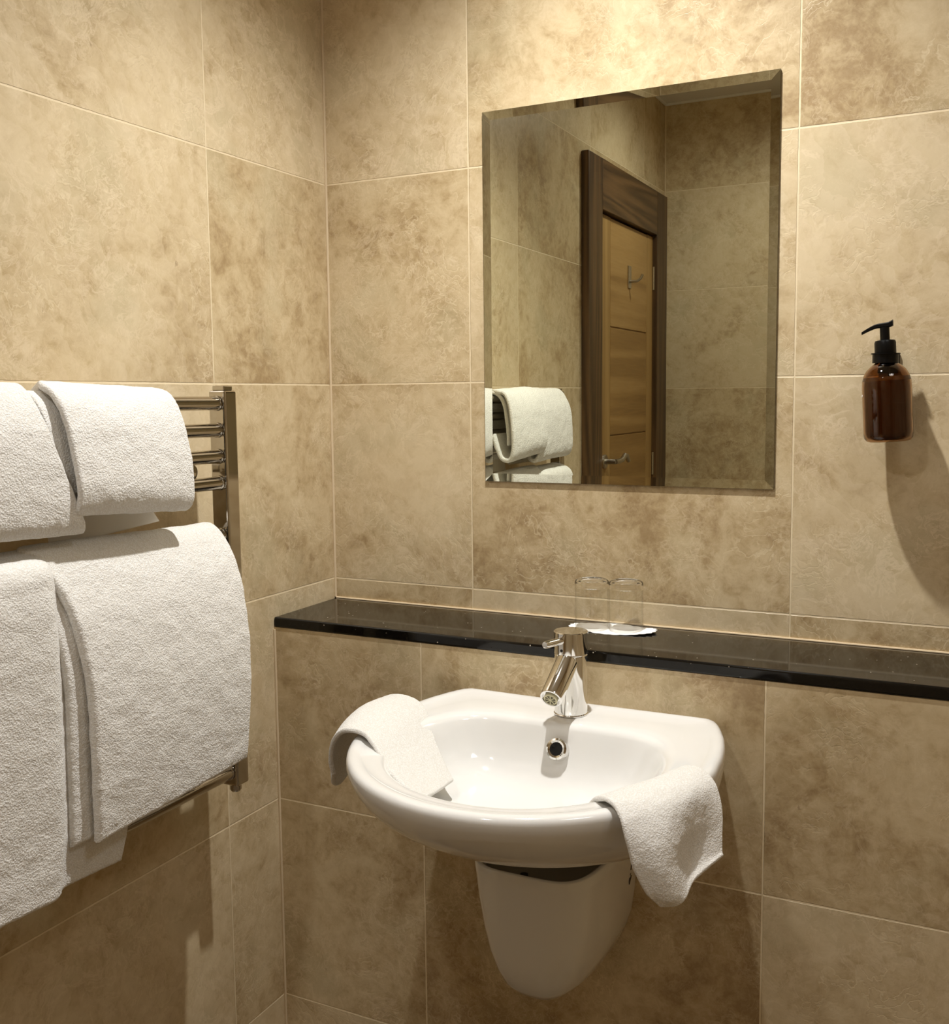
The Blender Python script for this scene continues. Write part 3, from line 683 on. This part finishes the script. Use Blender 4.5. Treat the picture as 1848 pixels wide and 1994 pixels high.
def u2in(t): return [(0.061, -0.060), (0.066, -0.030), (0.083, -0.0180), (0.101, -0.0235), (0.114, -0.043), (0.121, -0.072), (0.1265, -0.115), (0.1270, -0.152)]
def y2in(z, t, f): return lerp(lerp(-0.834, -0.815, min(1, max(0, -z*8))), -0.600, t)
S_u2i = thick_sheet(drape(u2in, JS, y2in), 0.0085, STEP, '', None, wave=0.0010, seed=8)
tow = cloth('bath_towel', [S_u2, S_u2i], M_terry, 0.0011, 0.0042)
tag(tow, 'small white terry towel folded over the top radiator bar, nearer the room corner', 'towel', 'white towels on the radiator')
# flat woven hem hanging behind it
def hem(t): return [(0.0385, -0.1500), (0.039, -0.185), (0.041, lerp(-0.2150, -0.2070, t))]
S_h = thick_sheet([[(0.0395, y, -0.15) for y in (-0.76, -0.70, -0.64, -0.58)], [(0.041+0.004*(k % 2), y, -0.185) for k, y in enumerate((-0.762, -0.70, -0.64, -0.572))], [(0.046+0.010*(k % 2), y, z) for k, (y, z) in enumerate(((-0.764, -0.228), (-0.70, -0.226), (-0.64, -0.224), (-0.560, -0.216)))]], 0.0025, 0.003, '', None)
hm = cloth('woven_hem', [S_h], M_woven, 0.0001, 0.01, tow); tag(hm, 'flat woven hem of the towel hanging behind')
# upper left towel
def u1(t):
    zt = lerp(-0.0065, -0.0065, t); zb = lerp(-0.200, -0.208, t)
    return [(0.085, -0.135), (0.098, zb+0.038), (0.110, zb+0.013), (0.126, zb+0.008), (0.136, zb+0.030), (0.137, -0.120), (0.131, -0.066), (0.116, -0.032), (0.099, zt-0.0060), (0.080, zt-0.0050), (0.062, zt-0.028), (0.054, -0.085), (0.051, -0.150), (0.050, -0.212)]
def y1(z, t, f):
    k = max(0.0, min(1.0, (-z-0.01)/0.19)); return lerp(-1.022+0.0*k, lerp(-0.838, -0.774, k**1.6), t)
def sh(G, d): return [[(x+d, y, z) for x, y, z in r] for r in G]
S_u1 = thick_sheet(drape(u1, JS, y1), 0.0105, STEP, '', None, wave=0.0022, seed=2)
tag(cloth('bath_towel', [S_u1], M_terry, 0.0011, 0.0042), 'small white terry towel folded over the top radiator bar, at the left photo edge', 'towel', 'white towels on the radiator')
# lower right towel: two thick layers, inner one showing as a rolled edge on the left
def l2(t):
    s = math.sin(math.pi*t)
    zb = lerp(-0.636, -0.618, t)
    zt = lerp(-0.2165, -0.2255, t)
    return [(0.047, -0.44), (0.047, -0.34), (0.052, -0.275), (0.066, zt-0.018), (0.088, zt-0.0065), (0.109, zt-0.016), (0.128, -0.272), (0.143, -0.325), (0.151, -0.41), (0.152, -0.50), (0.149, -0.58), (0.146, zb+0.010)]
def yl2(z, t, f):
    k = max(0.0, min(1.0, (-z-0.22)/0.40))
    yl = lerp(-0.862, -0.800, min(1, k*2.6)**0.5)-0.004*math.sin(k*3)+0.004*k; yr = -0.479+0.010*math.sin(k*math.pi)-0.006*k-0.004*(1-k)
    if f < 0.32: yl = -0.80
    return lerp(yl, yr, t)
def l2in(t):
    zb = -0.632; return [(0.108, -0.255), (0.118, -0.29), (0.127, -0.34), (0.132, -0.41), (0.132, -0.50), (0.130, -0.58), (0.128, zb+0.008)]
def yl2in(z, t, f):
    k = max(0.0, min(1.0, (-z-0.22)/0.40)); yl = lerp(-0.872, -0.824, min(1, k*2.2)**0.5); return lerp(yl, -0.50, t)
S_a = thick_sheet(drape(l2, JS, yl2), 0.0165, STEP, '', None, wave=0.0030, seed=3)
S_b = thick_sheet(drape(l2in, JS, yl2in), 0.0150, STEP, '', None, wave=0.0020, seed=4)
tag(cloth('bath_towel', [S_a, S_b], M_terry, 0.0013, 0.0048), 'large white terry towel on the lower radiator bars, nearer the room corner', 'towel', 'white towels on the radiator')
# lower left towel, reaching behind the right one at its foot
def l1(t):
    zb = lerp(-0.680, -0.694, t); zt = -0.2215
    return [(0.056, -0.42), (0.056, -0.34), (0.059, -0.275), (0.070, zt-0.015), (0.088, zt-0.0060), (0.105, zt-0.019), (0.1145, -0.275), (0.1170, -0.34), (0.1165, -0.42), (0.1160, -0.52), (0.1140, -0.60), (0.1120, zb+0.008)]
def yl1(z, t, f):
    c = 0.030*max(0.0, (-z-0.645)/0.045)**2 if f > 0.45 else 0.0
    return lerp(-1.020, (-0.700-c) if f > 0.45 else -0.735, t)
# the sheet must clear the inner layer of the right towel: it lies nearer the wall there
def l1p(t):
    p = l1(t); k = min(1, max(0, (0.62-t)/0.10)); 
    return [((x+(0.024*k if z < -0.24 and x > 0.10 else (0.012*k if x > 0.10 else 0))), z) for x, z in p]
S_c = thick_sheet(drape(l1p, [0, 0.15, 0.3, 0.45, 0.53, 0.60, 0.68, 0.8, 0.92, 1.0], yl1), 0.0150, STEP, '', None, wave=0.0016, seed=5)
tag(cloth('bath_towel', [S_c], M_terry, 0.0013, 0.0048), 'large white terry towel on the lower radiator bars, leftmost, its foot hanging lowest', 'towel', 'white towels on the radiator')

# face cloths on the basin rim
c1 = [ # front ... back
 [(0.322, -0.486, -0.608), (0.306, -0.466, -0.634), (0.298, -0.434, -0.642), (0.296, -0.392, -0.622)],
 [(0.324, -0.498, -0.580), (0.308, -0.462, -0.590), (0.300, -0.420, -0.590), (0.300, -0.378, -0.582)],
 [(0.340, -0.513, -0.545), (0.322, -0.465, -0.545), (0.314, -0.412, -0.543), (0.315, -0.365, -0.543)],
 [(0.368, -0.524, -0.5215), (0.350, -0.466, -0.5160), (0.343, -0.412, -0.5135), (0.346, -0.356, -0.5165)],
 [(0.400, -0.528, -0.5195), (0.388, -0.470, -0.5130), (0.382, -0.412, -0.5110), (0.384, -0.352, -0.5160)],
 [(0.430, -0.545, -0.5270), (0.420, -0.483, -0.5250), (0.414, -0.420, -0.5240), (0.415, -0.362, -0.5290)],
 [(0.468, -0.572, -0.5450), (0.458, -0.515, -0.5480), (0.452, -0.455, -0.5520), (0.450, -0.400, -0.5560)],
 [(0.505, -0.592, -0.5590), (0.497, -0.545, -0.5660), (0.490, -0.492, -0.5730), (0.482, -0.430, -0.5790)],
 [(0.543, -0.607, -0.5690), (0.536, -0.565, -0.5780), (0.527, -0.515, -0.5870), (0.516, -0.460, -0.5960)]]
S = thick_sheet(c1, 0.0075, 0.0015, '', None, wave=0.0010, seed=6)
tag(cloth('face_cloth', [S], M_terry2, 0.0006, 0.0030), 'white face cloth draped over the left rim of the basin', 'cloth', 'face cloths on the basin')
c2 = [
 [(0.752, -0.552, -0.585), (0.778, -0.528, -0.585), (0.802, -0.490, -0.585), (0.822, -0.440, -0.583)],
 [(0.772, -0.575, -0.5450), (0.797, -0.546, -0.5420), (0.823, -0.505, -0.5400), (0.842, -0.452, -0.5420)],
 [(0.796, -0.603, -0.5235), (0.820, -0.567, -0.5200), (0.847, -0.520, -0.5190), (0.864, -0.462, -0.5210)],
 [(0.818, -0.622, -0.5200), (0.845, -0.585, -0.5160), (0.872, -0.533, -0.5150), (0.888, -0.470, -0.5175)],
 [(0.834, -0.637, -0.5320), (0.866, -0.602, -0.5270), (0.892, -0.547, -0.5260), (0.908, -0.480, -0.5290)],
 [(0.844, -0.645, -0.5560), (0.880, -0.618, -0.5560), (0.898, -0.553, -0.5560), (0.920, -0.492, -0.5560)],
 [(0.853, -0.646, -0.5850), (0.888, -0.624, -0.5880), (0.898, -0.560, -0.5860), (0.924, -0.505, -0.5800)],
 [(0.866, -0.640, -0.6130), (0.896, -0.622, -0.6150), (0.901, -0.570, -0.6080), (0.926, -0.515, -0.6000)],
 [(0.880, -0.628, -0.6330), (0.902, -0.612, -0.6300), (0.908, -0.575, -0.6180), (0.930, -0.520, -0.6060)]]
S = thick_sheet(c2, 0.0070, 0.0015, '', None, wave=0.0012, seed=7)
tag(cloth('face_cloth', [S], M_terry2, 0.0007, 0.0030), 'white face cloth hanging over the right front rim of the basin', 'cloth', 'face cloths on the basin')

# ------------------------------------------------------------------ ceiling downlight over the basin and two added fill spots
LNAME = ['recessed round ceiling downlight above the basin', 'added fill spot in the ceiling near the door', 'added fill spot in the ceiling towards the right wall']
for i, ((x, y), pw, rd, cone) in enumerate(LAMPS):
    t = thing('downlight_or_fill', (x, y, ZC), LNAME[i], 'ceiling light', 'recessed ceiling downlights')  # fittings after the first are invented housings for the fill spots
    bm = bmesh.new(); lathe(bm, [(0.034, -0.0005), (0.043, -0.0005), (0.043, -0.004), (0.041, -0.006), (0.034, -0.006)], (x, y, ZC), (0, 0, 1), 48, closed=True); obj('rim', bm, M_steel, t, True)
    bm = bmesh.new(); lathe(bm, [(0, -0.0005), (0.033, -0.0005), (0.033, -0.002), (0, -0.002)], (x, y, ZC), (0, 0, 1), 48); obj('lens', bm, M_lamp, t)
    ld = bpy.data.lights.new('downlight_or_fill_lamp', 'SPOT'); ld.energy = pw; ld.color = LAMP_COL; ld.shadow_soft_size = rd
    ld.spot_size = math.radians(cone); ld.spot_blend = 1.0
    lo = bpy.data.objects.new('lamp', ld); COL.objects.link(lo); lo.location = (0, 0, -0.012); lo.parent = t
